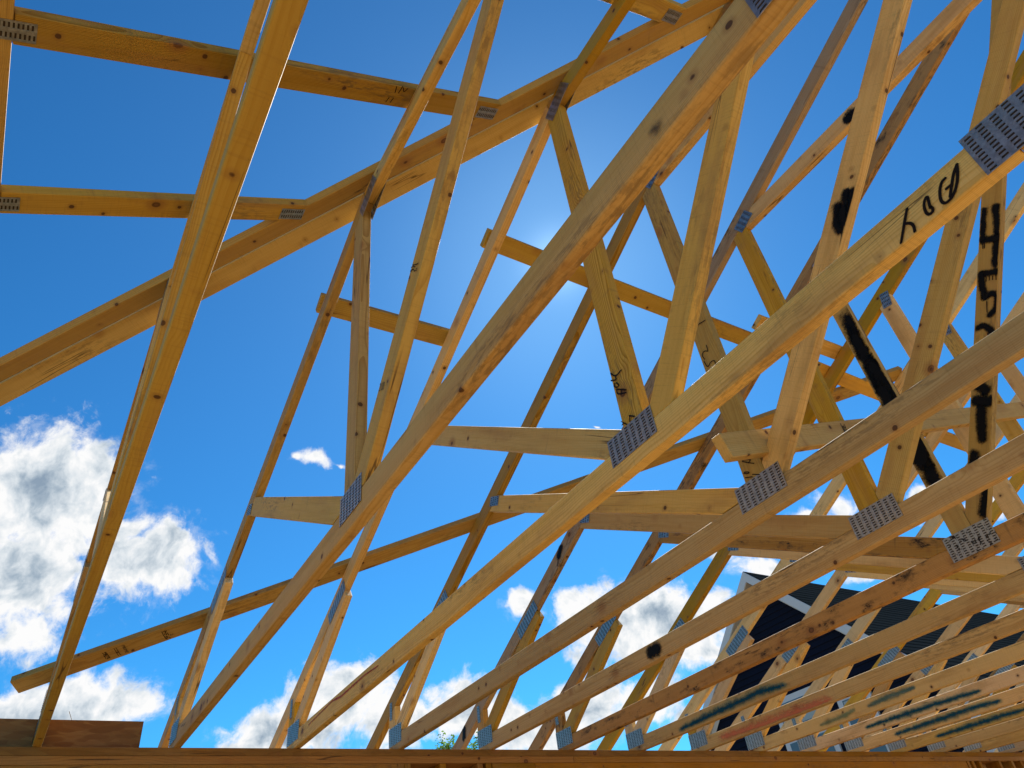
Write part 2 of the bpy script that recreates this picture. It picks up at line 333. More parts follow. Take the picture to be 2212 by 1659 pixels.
# ------------------------------------------------------------------ helpers
def link(name, me, mt=None, parent=None, mtx=None):
    o = bpy.data.objects.new(name, me); COL.objects.link(o)
    if mt is not None and me is not None and not me.materials: me.materials.append(mt)
    if parent is not None: o.parent = parent
    if mtx is not None: o.matrix_basis = mtx
    return o
def empty(name, mtx, label, cat, group=None):
    o = bpy.data.objects.new(name, None); COL.objects.link(o); o.matrix_basis = mtx; o.empty_display_size = 0.1
    tag(o, label, cat, group); return o
def tag(o, label, cat, group=None):
    o['label'] = label; o['category'] = cat
    if group: o['group'] = group
def mesh(name, vs, fs):
    me = bpy.data.meshes.new(name); me.from_pydata(vs, [], fs); me.update(); return me
def boxmesh(name, x0, x1, y0, y1, z0, z1, bev=0.0):
    bm = bmesh.new()
    vs = [bm.verts.new((x, y, z)) for x in (x0, x1) for y in (y0, y1) for z in (z0, z1)]
    for f in ((0, 1, 3, 2), (4, 6, 7, 5), (0, 4, 5, 1), (2, 3, 7, 6), (0, 2, 6, 4), (1, 5, 7, 3)): bm.faces.new([vs[i] for i in f])
    if bev: bmesh.ops.bevel(bm, geom=bm.edges[:], offset=bev, segments=2, affect='EDGES', profile=0.6)
    me = bpy.data.meshes.new(name); bm.to_mesh(me); bm.free(); return me
def clip(poly, px, pz, nx, nz):
    out = []
    for i in range(len(poly)):
        a = poly[i]; b = poly[(i + 1) % len(poly)]
        da = (a[0] - px) * nx + (a[1] - pz) * nz; db = (b[0] - px) * nx + (b[1] - pz) * nz
        if da <= 0: out.append(a)
        if (da < 0 < db) or (db < 0 < da):
            t = da / (da - db); out.append((a[0] + (b[0] - a[0]) * t, a[1] + (b[1] - a[1]) * t))
    return out
def member(name, a, b, parent, PM, mt, w=0.089, z0=-0.038, z1=0.0, clips=(), jit=True):
    """a stick of lumber lying in the plane PM from a to b (2-D, metres), cut by half-planes"""
    ax, ay = a; bx, by = b; Ln = math.hypot(bx - ax, by - ay); ux, uy = (bx - ax) / Ln, (by - ay) / Ln; nx, ny = -uy, ux
    w2 = w / 2 + (rnd.uniform(-.0006, .0006) if jit else 0)
    poly = [(ax + nx * -w2, ay + ny * -w2), (bx + nx * -w2, by + ny * -w2), (bx + nx * w2, by + ny * w2), (ax + nx * w2, ay + ny * w2)]
    for c in clips: poly = clip(poly, *c)
    P = [((p[0] - ax) * ux + (p[1] - ay) * uy, (p[0] - ax) * nx + (p[1] - ay) * ny) for p in poly]
    j = rnd.uniform(-.0006, .0006) if jit else 0
    bm = bmesh.new()
    # cut long sticks into stations so that they can carry a slight natural bow
    lo = [bm.verts.new((x, y, z0 + j)) for x, y in P]; hi = [bm.verts.new((x, y, z1 + j)) for x, y in P]
    n = len(P)
    bm.faces.new(list(reversed(lo))); bm.faces.new(hi)
    for i in range(n): bm.faces.new([lo[i], lo[(i + 1) % n], hi[(i + 1) % n], hi[i]])
    bmesh.ops.recalc_face_normals(bm, faces=bm.faces[:])
    bmesh.ops.bevel(bm, geom=bm.edges[:], offset=0.005 if name == 'bottom_chord' else 0.0035, segments=3 if name == 'bottom_chord' else 2, affect='EDGES', profile=0.5)
    if Ln > 1.0:
        geom = bm.verts[:] + bm.edges[:] + bm.faces[:]
        for q in range(1, 6):
            r = bmesh.ops.bisect_plane(bm, geom=bm.verts[:] + bm.edges[:] + bm.faces[:], plane_co=(Ln * q / 6, 0, 0), plane_no=(1, 0, 0))
        bow = 0.0; bow2 = rnd.uniform(-.003, .003)
        for v in bm.verts:
            s_ = math.sin(math.pi * min(max(v.co.x / Ln, 0), 1)); v.co.z += bow * s_; v.co.y += bow2 * s_
    me = bpy.data.meshes.new(name); bm.to_mesh(me); bm.free()
    T = Matrix(((ux, nx, 0, ax), (uy, ny, 0, ay), (0, 0, 1, 0), (0, 0, 0, 1)))
    return link(name, me, mt, parent, PM @ T)

_pl = {}
def plate_mesh(w, h, stained=False):
    key = (round(w, 3), round(h, 3), stained)
    if key in _pl: return _pl[key]
    cx = max(2, round(w / 0.0255)); cy = max(3, round(h / 0.0105)); pw = w / cx; ph = h / (cy + 0.5)
    vs, fs, mi = [], [], []
    t = 0.0014
    def quad(a, b, c, d, m_=0):
        i = len(vs); vs.extend((a, b, c, d)); fs.append((i, i + 1, i + 2, i + 3)); mi.append(m_)
    for i in range(cx):
        x0 = -w / 2 + i * pw; x1 = x0 + pw
        off = (0.5 * ph if i % 2 else 0.0)
        if i % 2: quad((x0, -h / 2, t), (x1, -h / 2, t), (x1, -h / 2 + off, t), (x0, -h / 2 + off, t))
        else: quad((x0, h / 2 - ph * .5, t), (x1, h / 2 - ph * .5, t), (x1, h / 2, t), (x0, h / 2, t))
        for j in range(cy):
            y0 = -h / 2 + off + j * ph; y1 = y0 + ph
            a0, a1 = x0 + pw * .20, x1 - pw * .20; b0, b1 = y0 + ph * .26, y1 - ph * .26
            quad((x0, y0, t), (x1, y0, t), (a1, b0, t), (a0, b0, t)); quad((x1, y0, t), (x1, y1, t), (a1, b1, t), (a1, b0, t))
            quad((x1, y1, t), (x0, y1, t), (a0, b1, t), (a1, b1, t)); quad((x0, y1, t), (x0, y0, t), (a0, b0, t), (a0, b1, t))
            quad((a0, b0, t), (a1, b0, t), (a1, b0, .0002), (a0, b0, .0002)); quad((a1, b1, t), (a0, b1, t), (a0, b1, .0002), (a1, b1, .0002))
            quad((a0, b0, .0002), (a1, b0, .0002), (a1, b1, .0002), (a0, b1, .0002), 1)
            # the tooth still standing at one end of its slot
            quad((a0, b0, t), (a0, b1, t), (a0 + pw * .10, b1, t + .0011), (a0 + pw * .10, b0, t + .0011))
    e = [(-w / 2, -h / 2), (w / 2, -h / 2), (w / 2, h / 2), (-w / 2, h / 2)]
    for k in range(4):
        a, b = e[k], e[(k + 1) % 4]; quad((*a, 0), (*b, 0), (*b, t), (*a, t))
    me = mesh('connector_plate', vs, fs); me.materials.append(STEEL_ST if stained else STEEL); me.materials.append(SLOT)
    me.polygons.foreach_set('material_index', mi); me.update()
    _pl[key] = me; return me
def plate(parent, PM, cx, cy, w, h, ang=0, stained=False, back=False, z=0.0012, label=None):
    T = Matrix.Translation((cx, cy, z if not back else -0.0392)) @ Matrix.Rotation(R(ang), 4, 'Z')
    if back: T = T @ Matrix.Rotation(math.pi, 4, 'X')
    o = link('connector_plate', plate_mesh(w, h, stained), None, parent, PM @ T)
    if label: o['label'] = label
    return o
_zo = [0]
def ribbon(name, pts, w, kind, parent, mtx, zoff=0.0009, side=1, bound=None):
    """a painted stroke: thin strip following pts (2-D in plane mtx), UV length 1 = rim of the stroke"""
    _zo[0] = (_zo[0] + 1) % 9
    z = (zoff + _zo[0] * 0.00012) * side
    hw = w / 2 * {'ink': 1.0, 'spray': 1.9, 'dirt': 1.5, 'red': 0.9, 'pink': 2.2}.get(kind, 1.75)
    if len(pts) > 2 and kind in ('ink', 'spray'):      # round the hand-drawn strokes off
        for _ in range(2):
            q_ = [Vector(pts[0])]
            for i in range(len(pts) - 1):
                a_, b_ = Vector(pts[i]), Vector(pts[i + 1]); q_ += [a_.lerp(b_, .25), a_.lerp(b_, .75)]
            pts = q_ + [Vector(pts[-1])]
    taper = kind in ('teal', 'teal2', 'green', 'pink', 'red')
    if taper:      # resample so that the streak can thin out towards its ends
        Q = []
        for i in range(len(pts) - 1):
            for j in range(4): Q.append(Vector(pts[i]).lerp(Vector(pts[i + 1]), j / 4))
        pts = Q + [Vector(pts[-1])]
    P = [Vector(p) for p in pts]
    D = []
    for i in range(len(P)):
        a = P[max(i - 1, 0)]; b = P[min(i + 1, len(P) - 1)]; D.append((b - a).normalized())
    P = [P[0] - D[0] * hw] + P + [P[-1] + D[-1] * hw]; D = [D[0]] + D + [D[-1]]
    vs, uvs, fs = [], [], []
    n = len(P)
    for i, (p, d) in enumerate(zip(P, D)):
        nn = Vector((-d.y, d.x)); u = 1.0 if i in (0, n - 1) else 0.0
        for s_ in (-1, 0, 1):
            tw = (0.35 + 0.65 * math.sin(math.pi * min(1, max(0, i / (n - 1)))) ** 0.7) if taper else 1.0
            q = p + nn * hw * s_ * tw; vs.append((q.x, q.y, z)); uvs.append((u, s_))
    for i in range(n - 1):
        for s_ in (0, 1):
            a = i * 3 + s_; fs.append((a, a + 1, a + 4, a + 3))
    if bound is not None:      # paint stays on the face of its board
        mi = bound
        for i, v in enumerate(vs):
            q = mtx @ Vector(v); q.y = max(-.0432, min(.0432, q.y)); q = mtx.inverted() @ q; vs[i] = tuple(q)
    me = mesh(name, vs, fs); uvl = me.uv_layers.new(name='UVMap')
    for lp in me.loops: uvl.data[lp.index].uv = uvs[lp.vertex_index]
    return link(name, me, PAINT[kind], parent, mtx)

# ------------------------------------------------------------------ ground, floor
def sheet(name, x0, x1, y0, y1, z, mt):
    o = link(name, mesh(name, [(x0, y0, z), (x1, y0, z), (x1, y1, z), (x0, y1, z)], [(0, 1, 2, 3)]), mt); o['kind'] = 'structure'; return o
g = sheet('ground', -1500, 1500, -1500, 1500, -3.05, SOIL)
fl = link('floor', boxmesh('floor', -0.155, 11.2, -1.8, 15.2, -2.60, -2.48), osb_mat('strand_board_floor', 1.22)); fl['kind'] = 'structure'

# ------------------------------------------------------------------ the wall under the trusses
I4 = Matrix.Identity(4)
wall = empty('stud_wall', Matrix.Translation((0, 0, -2.48)), 'framed wall with doubled top plate running along the bottom of the picture', 'wall')
WI = Matrix.Translation((0, 0, 2.48))
def wbox(name, x0, x1, y0, y1, z0, z1, mt=W_WALL, lab=None):
    """lumber running along Y: local x is the length"""
    Ln = y1 - y0
    me = boxmesh(name, 0, Ln, x0, x1, z0, z1, 0.0022)
    mm = Matrix(((0, 1, 0, 0), (1, 0, 0, y0), (0, 0, 1, 0), (0, 0, 0, 1)))
    me.flip_normals()
    o = link(name, me, mt, wall, WI @ mm)
    if lab: o['label'] = lab
    return o
def wstud(y, z0, z1, w=0.038, x0=-0.1397, x1=0.0, mt=W_WALL, name='stud'):
    Ln = z1 - z0
    me = boxmesh(name, 0, Ln, x0, x1, y, y + w, 0.002)
    mm = Matrix(((0, 1, 0, 0), (0, 0, 1, 0), (1, 0, 0, z0), (0, 0, 0, 1)))
    return link(name, me, mt, wall, WI @ mm)
EX = -0.1397
prev = -1.75
for i, y in enumerate((4.83, 9.3, 14.4)):
    wbox('top_plate', EX, 0, prev + .0015, y, -0.0375, 0.0); prev = y
prev = -1.75
for i, y in enumerate((3.06, 7.1, 14.4)):
    wbox('top_plate', EX, 0.0008, prev + .0015, y, -0.0765, -0.0385); prev = y
wbox('header_board', -0.040, 0.0004, -1.75, 1.82, -0.31, -0.0778); wbox('header_board', EX, EX + .038, -1.75, 1.82, -0.31, -0.0778)
wbox('header_board', -0.040, -0.0006, 2.445, 2.755, -0.31, -0.0778); wbox('header_board', -0.040, 0.0002, 2.757, 7.60, -0.31, -0.0778)
wbox('header_board', EX, EX + .038, 2.445, 7.60, -0.31, -0.0778)
for y in (1.823, 1.863, 2.09, 2.34, 2.40, 7.62, 7.70, 7.82, 8.17, 8.40, 8.57, 8.98, 9.4, 9.8, 10.2, 10.6, 11.0, 11.5, 12.0, 12.5, 13.0, 13.5, 14.0):
    wstud(y, -2.44, -0.0775)
for y in (-1.74, -1.2, -.6, 0, .6, 1.2, 2.8, 3.4, 4.0, 4.6, 5.2, 5.8, 6.4, 7.0): wstud(y, -2.44, -0.312)
wbox('bottom_plate', EX, 0, -1.75, 14.4, -2.479, -2.441)
for y0, y1 in ((-1.75, 0.69), (0.693, 3.12), (3.123, 5.55), (5.553, 7.98), (7.983, 10.41), (10.413, 12.84), (12.843, 14.4)):
    me = boxmesh('sheathing_panel', 0, y1 - y0, -2.46, -0.012, -0.0115, 0)
    mm = Matrix(((0, 0, 1, EX - .001), (1, 0, 0, y0), (0, 1, 0, 0), (0, 0, 0, 1)))
    link('sheathing_panel', me, OSB, wall, WI @ mm)
me = boxmesh('osb_panel', 0, 2.22, 0, 0.147, -0.0115, 0)
o = link('osb_panel', me, OSB_D, None, Matrix(((0, 0, 1, -0.1415), (1, 0, 0, -1.75), (0, 1, 0, 0.0105), (0, 0, 0, 1))))
tag(o, 'brown strand board strip standing on the top plate behind the leftmost truss heel', 'panel')
for y in (-0.2, 0.12):        # the two nail heads and the small nail sticking out beside the heel
    pass
me = bpy.data.meshes.new('nail'); bm = bmesh.new(); bmesh.ops.create_cone(bm, cap_ends=True, segments=8, radius1=.0014, radius2=.0014, depth=.06); bm.to_mesh(me); bm.free()
o = link('nail', me, STEEL, None, Matrix.Translation((-0.147, 0.135, 0.172)) @ Euler((R(28), R(10), 0)).to_matrix().to_4x4())
tag(o, 'bent nail sticking up from the strand board edge beside the leftmost truss', 'nail')

# ------------------------------------------------------------------ roof trusses
PM = Matrix(((1, 0, 0, 0), (0, 0, -1, 0), (0, 1, 0, 0), (0, 0, 0, 1)))     # x -> X, y -> Z, normal -> -Y (near face z=0)
LEAN = 0.010
TH = 0.378
VW = 0.0995                    # height of a 2x4 on a 6:12 slope
STROKES = [
 ('chord2', 2, 'ink', 0.0049, [[4.014, 0.065], [4.0, 0.053], [3.989, 0.038], [3.973, 0.016]]),
 ('chord2', 2, 'ink', 0.0049, [[4.014, 0.065], [4.003, 0.04], [3.987, 0.02], [3.975, 0.011], [3.965, 0.009], [3.958, 0.011], [3.956, 0.022], [3.964, 0.042], [3.976, 0.057], [3.985, 0.058]]),
 ('chord2', 2, 'ink', 0.0048, [[3.988, 0.036], [3.976, 0.036]]),
 ('chord2', 2, 'ink', 0.0048, [[3.935, 0.026], [3.939, 0.04], [3.943, 0.053], [3.937, 0.052], [3.929, 0.042], [3.924, 0.026], [3.925, 0.015], [3.933, 0.013], [3.938, 0.019], [3.936, 0.028]]),
 ('chord2', 2, 'ink', 0.0049, [[3.901, 0.062], [3.888, 0.046], [3.873, 0.026], [3.857, 0.005]]),
 ('chord2', 2, 'ink', 0.0049, [[3.885, 0.034], [3.892, 0.027], [3.893, 0.016], [3.889, 0.005]]),
 ('web2a', 2, 'ink', 0.0037, [[2.985, 0.335], [3.002, 0.31], [3.03, 0.314]]),
 ('web2a', 2, 'ink', 0.0037, [[3.002, 0.31], [3.001, 0.297], [2.975, 0.314]]),
 ('web2a', 2, 'ink', 0.0037, [[2.99, 0.293], [2.984, 0.286], [2.995, 0.272], [3.007, 0.274], [2.997, 0.29]]),
 ('web2a', 2, 'ink', 0.0036, [[2.992, 0.269], [2.989, 0.25], [3.026, 0.231]]),
 ('web2a', 2, 'ink', 0.0036, [[2.992, 0.269], [3.029, 0.239]]),
 ('web2a', 2, 'ink', 0.0036, [[3.006, 0.24], [3.009, 0.253]]),
 ('web2a', 2, 'ink', 0.0035, [[3.015, 0.154], [3.033, 0.139]]),
 ('web2a', 2, 'ink', 0.0035, [[3.016, 0.152], [3.012, 0.136]]),
 ('web2a', 2, 'ink', 0.0036, [[2.971, 0.159], [2.996, 0.136]]),
 ('web2a', 2, 'ink', 0.0035, [[2.984, 0.147], [2.973, 0.144]]),
 ('web3a', 3, 'ink', 0.003, [[2.887, 0.843], [2.954, 0.826]]),
 ('web3a', 3, 'ink', 0.003, [[2.892, 0.857], [2.896, 0.839], [2.9, 0.815]]),
 ('web3a', 3, 'ink', 0.0029, [[2.92, 0.724], [2.918, 0.691], [2.91, 0.705], [2.895, 0.71], [2.885, 0.698], [2.891, 0.675]]),
 ('web3a', 3, 'ink', 0.0029, [[2.885, 0.671], [2.89, 0.633], [2.906, 0.643], [2.919, 0.645], [2.931, 0.638], [2.929, 0.622]]),
 ('web3a', 3, 'ink', 0.0026, [[2.933, 0.177], [2.912, 0.193], [2.888, 0.213], [2.902, 0.211], [2.925, 0.197]]),
 ('web3a', 3, 'ink', 0.0027, [[2.925, 0.196], [2.912, 0.191]]),
 ('web3a', 3, 'ink', 0.0027, [[2.881, 0.168], [2.897, 0.158], [2.904, 0.158], [2.899, 0.164], [2.884, 0.171]]),
 ('web3a', 3, 'ink', 0.0027, [[2.881, 0.151], [2.908, 0.139]]),
 ('web3a', 3, 'ink', 0.0026, [[2.913, 0.146], [2.938, 0.13]]),
 ('web5b', 5, 'spray', 0.0234, [[3.69, 1.334], [3.654, 1.282], [3.618, 1.218]]),
 ('web5b', 5, 'spray', 0.0264, [[3.735, 1.308], [3.706, 1.252], [3.68, 1.194], [3.653, 1.151], [3.624, 1.111], [3.599, 1.069]]),
 ('web5b', 5, 'spray', 0.0262, [[3.612, 1.214], [3.636, 1.191], [3.674, 1.171]]),
 ('web5b', 5, 'spray', 0.0227, [[3.529, 1.074], [3.554, 1.056], [3.586, 1.034]]),
 ('web5b', 5, 'spray', 0.0227, [[3.527, 1.072], [3.507, 1.023], [3.489, 0.967]]),
 ('web5b', 5, 'spray', 0.0209, [[3.489, 0.967], [3.517, 0.964], [3.532, 0.947], [3.523, 0.915], [3.503, 0.889], [3.465, 0.882]]),
 ('web5b', 5, 'spray', 0.0207, [[3.397, 0.862], [3.421, 0.857], [3.432, 0.832], [3.436, 0.797]]),
 ('web5b', 5, 'ink', 0.005, [[3.61, 1.198], [3.596, 1.173]]),
 ('web5b', 5, 'ink', 0.0049, [[3.615, 1.192], [3.602, 1.17]]),
 ('web5b', 5, 'ink', 0.0048, [[3.486, 0.943], [3.463, 0.9]]),
 ('web5b', 5, 'ink', 0.0049, [[3.532, 1.053], [3.521, 1.033]]),
 ('web5b', 5, 'ink', 0.0049, [[3.54, 1.045], [3.53, 1.028]]),
 ('web5b', 5, 'ink', 0.0049, [[3.552, 1.04], [3.542, 1.023]]),
 ('web5b', 5, 'ink', 0.0048, [[3.562, 1.03], [3.553, 1.015]]),
 ('web5b', 5, 'ink', 0.0048, [[3.574, 1.025], [3.564, 1.005]]),
 ('web5b', 5, 'ink', 0.0049, [[3.661, 1.142], [3.655, 1.131]]),
 ('web5b', 5, 'ink', 0.0049, [[3.601, 1.073], [3.59, 1.053]]),
 ('web5b', 5, 'spray', 0.0327, [[3.27, 0.636], [3.288, 0.606], [3.285, 0.596]]),
 ('web5b', 5, 'spray', 0.0349, [[3.228, 0.586], [3.291, 0.538]]),
 ('web5b', 5, 'spray', 0.0301, [[3.248, 0.565], [3.212, 0.501], [3.196, 0.468], [3.176, 0.426]]),
 ('web5b', 5, 'spray', 0.0367, [[3.11, 0.383], [3.093, 0.352]]),
 ('web5b', 5, 'spray', 0.0362, [[3.087, 0.219], [3.063, 0.19], [3.034, 0.156]]),
 ('web3b', 3, 'spray', 0.0291, [[3.587, 0.785], [3.564, 0.739], [3.56, 0.705]]),
 ('web3b', 3, 'spray', 0.0247, [[3.63, 0.807], [3.614, 0.762], [3.596, 0.727]]),
 ('web3b', 3, 'spray', 0.0245, [[3.652, 0.789], [3.635, 0.761], [3.61, 0.742]]),
 ('web3b', 3, 'spray', 0.0289, [[3.594, 0.761], [3.584, 0.716]]),
 ('web3b', 3, 'ink', 0.0059, [[3.568, 0.703], [3.536, 0.639]]),
 ('web3b', 3, 'ink', 0.0059, [[3.614, 0.738], [3.578, 0.692]]),
 ('tie4', 4, 'spray', 0.0387, [[3.63, 1.749], [3.657, 1.734]]),
 ('tie4', 4, 'spray', 0.029, [[3.614, 1.742], [3.625, 1.713]]),
 ('tie4', 4, 'ink', 0.0072, [[3.623, 1.716], [3.61, 1.691]]),
 ('web5a', 5, 'spray', 0.0705, [[2.933, 1.28], [2.913, 1.202], [2.917, 1.116]]),
 ('web5a', 5, 'spray', 0.0773, [[2.919, 1.176], [2.922, 1.071]]),
 ('web5a', 5, 'spray', 0.0403, [[2.94, 1.017], [2.898, 0.99], [2.895, 0.896]]),
 ('web5a', 5, 'spray', 0.0503, [[2.932, 1.003], [2.955, 0.908], [2.95, 0.818]]),
 ('web5a', 5, 'spray', 0.0593, [[2.907, 0.85], [2.905, 0.796]]),
 ('web5a', 5, 'spray', 0.0475, [[2.967, 0.562], [2.947, 0.526], [2.909, 0.492]]),
 ('web5a', 5, 'spray', 0.0283, [[2.94, 0.477], [2.927, 0.425], [2.92, 0.37]]),
 ('chord2', 2, 'red', 0.0201, [[1.164, 0.055], [1.002, 0.065], [0.706, 0.06], [0.586, 0.074], [0.23, 0.057]]),
 ('chord6', 6, 'teal', 0.0692, [[0.442, 0.025], [0.742, 0.033], [0.952, 0.038], [1.152, 0.047], [1.329, 0.028]]),
 ('chord7', 7, 'pink', 0.0996, [[0.23, 0.038], [0.56, 0.024], [0.906, 0.018], [1.132, 0.016]]),
 ('chord8', 8, 'green', 0.0358, [[0.596, 0.031], [0.809, 0.036], [0.891, 0.05]]),
 ('chord8', 8, 'teal2', 0.0421, [[1.025, 0.042], [1.182, 0.052], [1.376, 0.053]]),
 ('chord9', 9, 'teal', 0.0475, [[0.541, 0.041], [0.766, 0.041], [0.967, 0.04], [1.158, 0.039], [1.339, 0.034], [1.471, 0.03]]),
 ('chord10', 10, 'teal', 0.0611, [[0.38, 0.044], [0.623, 0.048], [0.832, 0.049], [1.035, 0.055], [1.269, 0.044]]),
 ('chord11', 11, 'teal', 0.0554, [[0.358, 0.039], [0.58, 0.04], [0.791, 0.039], [0.996, 0.043], [1.131, 0.037]]),
 ('chord12', 12, 'teal', 0.0475, [[0.682, -0.026], [0.758, -0.03]]),
 ('tc4', 4, 'spray', 0.0315, [[1.035, 0.871], [0.999, 0.832]]),
 ('tc4', 4, 'ink', 0.0057, [[0.994, 0.815], [0.972, 0.775]]),
 ('tc4tail', 4, 'spray', 0.0341, [[-0.313, 0.196], [-0.321, 0.146]]),
 ('chord1spot', 1, 'dirt', 0.0217, [[3.822, 0.028], [3.823, 0.019]]),
]

LABEL = {
 0: 'leftmost roof truss, seen nearly edge-on, heel before the brown strand board strip',
 1: 'roof truss with 2100 stamped on its long slanting web, second from the left',
 2: 'roof truss whose bottom chord carries a red crayon line and large handwritten marker figures',
 3: 'roof truss with a dripping black paint blotch high on its slanting web',
 4: 'roof truss with one round black paint spot on the bottom chord',
 5: 'mould stained roof truss with a black H and 5 sprayed on its web',
 6: 'roof truss with the first and thickest teal spray streak low on its bottom chord',
 7: 'roof truss with a pink spray smear along its bottom chord',
 8: 'roof truss with a faded, broken green streak on its bottom chord below the pink one',
 9: 'roof truss with a thin teal streak, directly below the faded green streak',
 10: 'roof truss with a long teal streak, second below the faded green one',
 11: 'roof truss with a teal streak running out of the picture on the right',
 12: 'unmarked roof truss just below the lowest long teal streak',
 13: 'roof truss with only a trace of teal at the right edge of the picture',
 14: 'roof truss whose heel is the last one visible at the lower right corner',
 15: 'roof truss beyond the lower right corner, second last of the row',
 16: 'last roof truss of the row, deepest behind the others at the right edge',
}
woods = [W_PALE, W_PALE, W_YEL, W_PALE, W_BRN, W_YEL]
TR = {}
def truss(k):
    t = empty('roof_truss', Matrix.Translation((0, k * S, 0)) @ Matrix.Rotation(-LEAN, 4, 'X'), LABEL[k], 'roof truss', 'roof trusses standing in a row across the wall')
    P = {}
    flat = {0: (1.85, 1.24), 1: (2.45, 1.545), 2: (3.0, 1.85)}.get(k)
    main = {1: W_PALE, 2: W_PALE, 3: W_PALE, 4: W_PALE, 5: W_MLD, 0: W_NEAR}.get(k) or rnd.choice([W_PALE_LIT, W_PALE_LIT, W_PALE_LIT, W_PALE])
    pick = lambda: main if k == 5 and rnd.random() < .4 else rnd.choice(woods + ([W_PALE_LIT] * 5 if k > 5 else []))
    top = lambda x: (x, 0.5 * x + TH)
    # bottom chord: two sticks butted at the splice
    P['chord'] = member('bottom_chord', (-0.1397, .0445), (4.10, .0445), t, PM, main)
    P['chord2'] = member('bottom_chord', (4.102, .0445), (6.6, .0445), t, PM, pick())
    # top chord
    dn = (0.4472, -0.8944)    # outward normal below the top chord
    if flat:
        fx, fz = flat; m_ = (fz - TH) / fx
        c = math.hypot(1, m_); q = 0.0445
        A = (-.64, TH - .64 * m_ - q * c); B = (fx + .2, TH + (fx + .2) * m_ - q * c)
        bis = (math.atan(m_)) / 2
        bn = (math.cos(bis), math.sin(bis))
        P['top'] = member('top_chord', A, B, t, PM, pick(), clips=[(fx, fz, *bn), (-.62, 0, -1, 0)])
        P['flat'] = member('top_chord', (fx - .2, fz - q), (6.6, fz - q), t, PM, pick(), clips=[(fx + .0015, fz, -bn[0], -bn[1])])
        lowf = lambda: (0, TH - 0.0893 * c, -m_ / c, 1 / c)
        under = [lowf()]
        underflat = [(0, fz - .0893, 0, 1)]
    else:
        q = 0.0445 * math.hypot(1, .5)
        P['top'] = member('top_chord', (-.7, TH - .35 - q), (5.4, TH + 2.7 - q), t, PM, {4: W_GRY, 3: W_BRN}.get(k) or pick(), clips=[(-.62, 0, -1, 0), (5.2, 0, 1, 0)])
        P['top2'] = member('top_chord', (5.0, TH + 2.7 - q), (6.6, TH + 1.9 - q), t, PM, pick(), clips=[(5.2015, 0, -1, 0)])
        m_ = .5; c = math.hypot(1, .5)
        under = [(0, TH - 0.0893 * c, -m_ / c, 1 / c)]; underflat = under
    above = (0, 0.0898, 0, -1)
    # heel post, slider with its square-cut tip, and the short plates
    P['post'] = member('heel_post', (-.0952, .09), (-.0952, .5), t, PM, pick(), clips=[above] + under)
    sl = member('slider', (-.12, .041), (.69, .603), t, PM, pick(), clips=[above, (-.0502, 0, -1, 0)] + under)
    HS = {2: (.20, .10, -.04, .085)}.get(k, (.18, .10, -.049, .085))
    stn = (k == 5)
    plate(t, PM, HS[2], HS[3], HS[0], HS[1], 0, False)
    plate(t, PM, -.105, .232, .034, .10, 0, False)
    plate(t, PM, .582, .583 + (.012 if k > 2 else 0), .25, .074, 26.6, False)
    # webs
    if k == 0: n1, n2, b1 = 1.0, 1.95, (1.95, .09)
    elif k == 1: n1, n2, b1 = 1.02, 2.40, (2.41, .09)
    elif k == 2: n1, n2, b1 = 1.72, 3.02, (3.00, .09)
    else: n1, n2, b1 = 1.29, 2.915, (2.925, .09)
    if k == 1: a_, b_ = (.98, .815 + .03), (2.42, .052)
    elif k == 2: a_, b_ = (1.70, .955), (2.98, .075)
    elif k == 0: a_, b_ = (.95, .80), (1.95, .05)
    else: a_, b_ = (1.24, .944), (2.90, .055)
    P['w1'] = member('web', a_, b_, t, PM, {2: W_PALE, 5: W_MLD}.get(k) or pick(), clips=[above, *under, (n2 - .046, 0, 1, 0)])
    P['a'] = member('web', (n2, .09), (n2 + (.01 if k == 2 else 0), 2.1), t, PM, {1: W_BRN, 2: W_BRN, 5: W_PALE, 4: W_YEL}.get(k) or pick(),
                    clips=[above] + (underflat if k > 2 or k == 0 or k == 1 or k == 2 else under) + (under if flat else []))
    if k == 1: s0, s1 = (2.50 - .1375, .145 - .16), (3.75, 1.60)
    elif k == 2: s0, s1 = (3.08 - .101, .045 - .13), (4.45, 1.80)
    elif k == 0: s0, s1 = (2.03 - .085, .04 - .1), (3.1, 1.3)
    elif k in (3, 4): s0, s1 = (2.87, .0), (2.87 + .92 * 2.6, 2.6)
    else: s0, s1 = (2.897, 0.0), (2.897 + .62 * 2.8, 2.8)
    P['b'] = member('web', s0, s1, t, PM, {1: W_YEL, 2: W_YEL, 3: W_PALE, 4: W_PALE, 5: W_YEL}.get(k) or pick(), clips=[above, *underflat, (n2 + .0455, 0, -1, 0)])
    if k in (3, 4):
        P['tie'] = member('tie', (2.8, 1.752), (6.6, 1.752), t, PM, W_PALE, z0=-.0385, z1=.0004, clips=[(n2 + .0455, 0, -1, 0)] + under)
    # connector plates
    B = {1: (2.42, .088, .17, .095), 2: (3.0, .088, .20, .09), 5: (2.93, .08, .205, .105)}.get(k, (2.92, .088, .20, .092))
    if k: plate(t, PM, B[0], B[1], B[2], B[3], 0, k == 5, label='plate spattered with black stain' if k == 5 else None)
    ta = 26.6
    if k == 1: plate(t, PM, 2.50, 1.46, .16, .085, 26.6); plate(t, PM, 2.50, 1.46, .16, .085, 26.6, back=True)
    elif k == 2: plate(t, PM, 3.07, 1.775, .16, .085, 26.6); plate(t, PM, 3.07, 1.775, .16, .085, 26.6, back=True)
    elif k == 0: plate(t, PM, 1.88, 1.18, .16, .085, 26.6)
    else:
        if k in (6, 7, 8): plate(t, PM, 2.925, 1.735, .10, .055, 80)
        else: plate(t, PM, 2.963, 1.757, .105, .07, 26.6)
    plate(t, PM, 4.17, .052, .26, .11, 0)
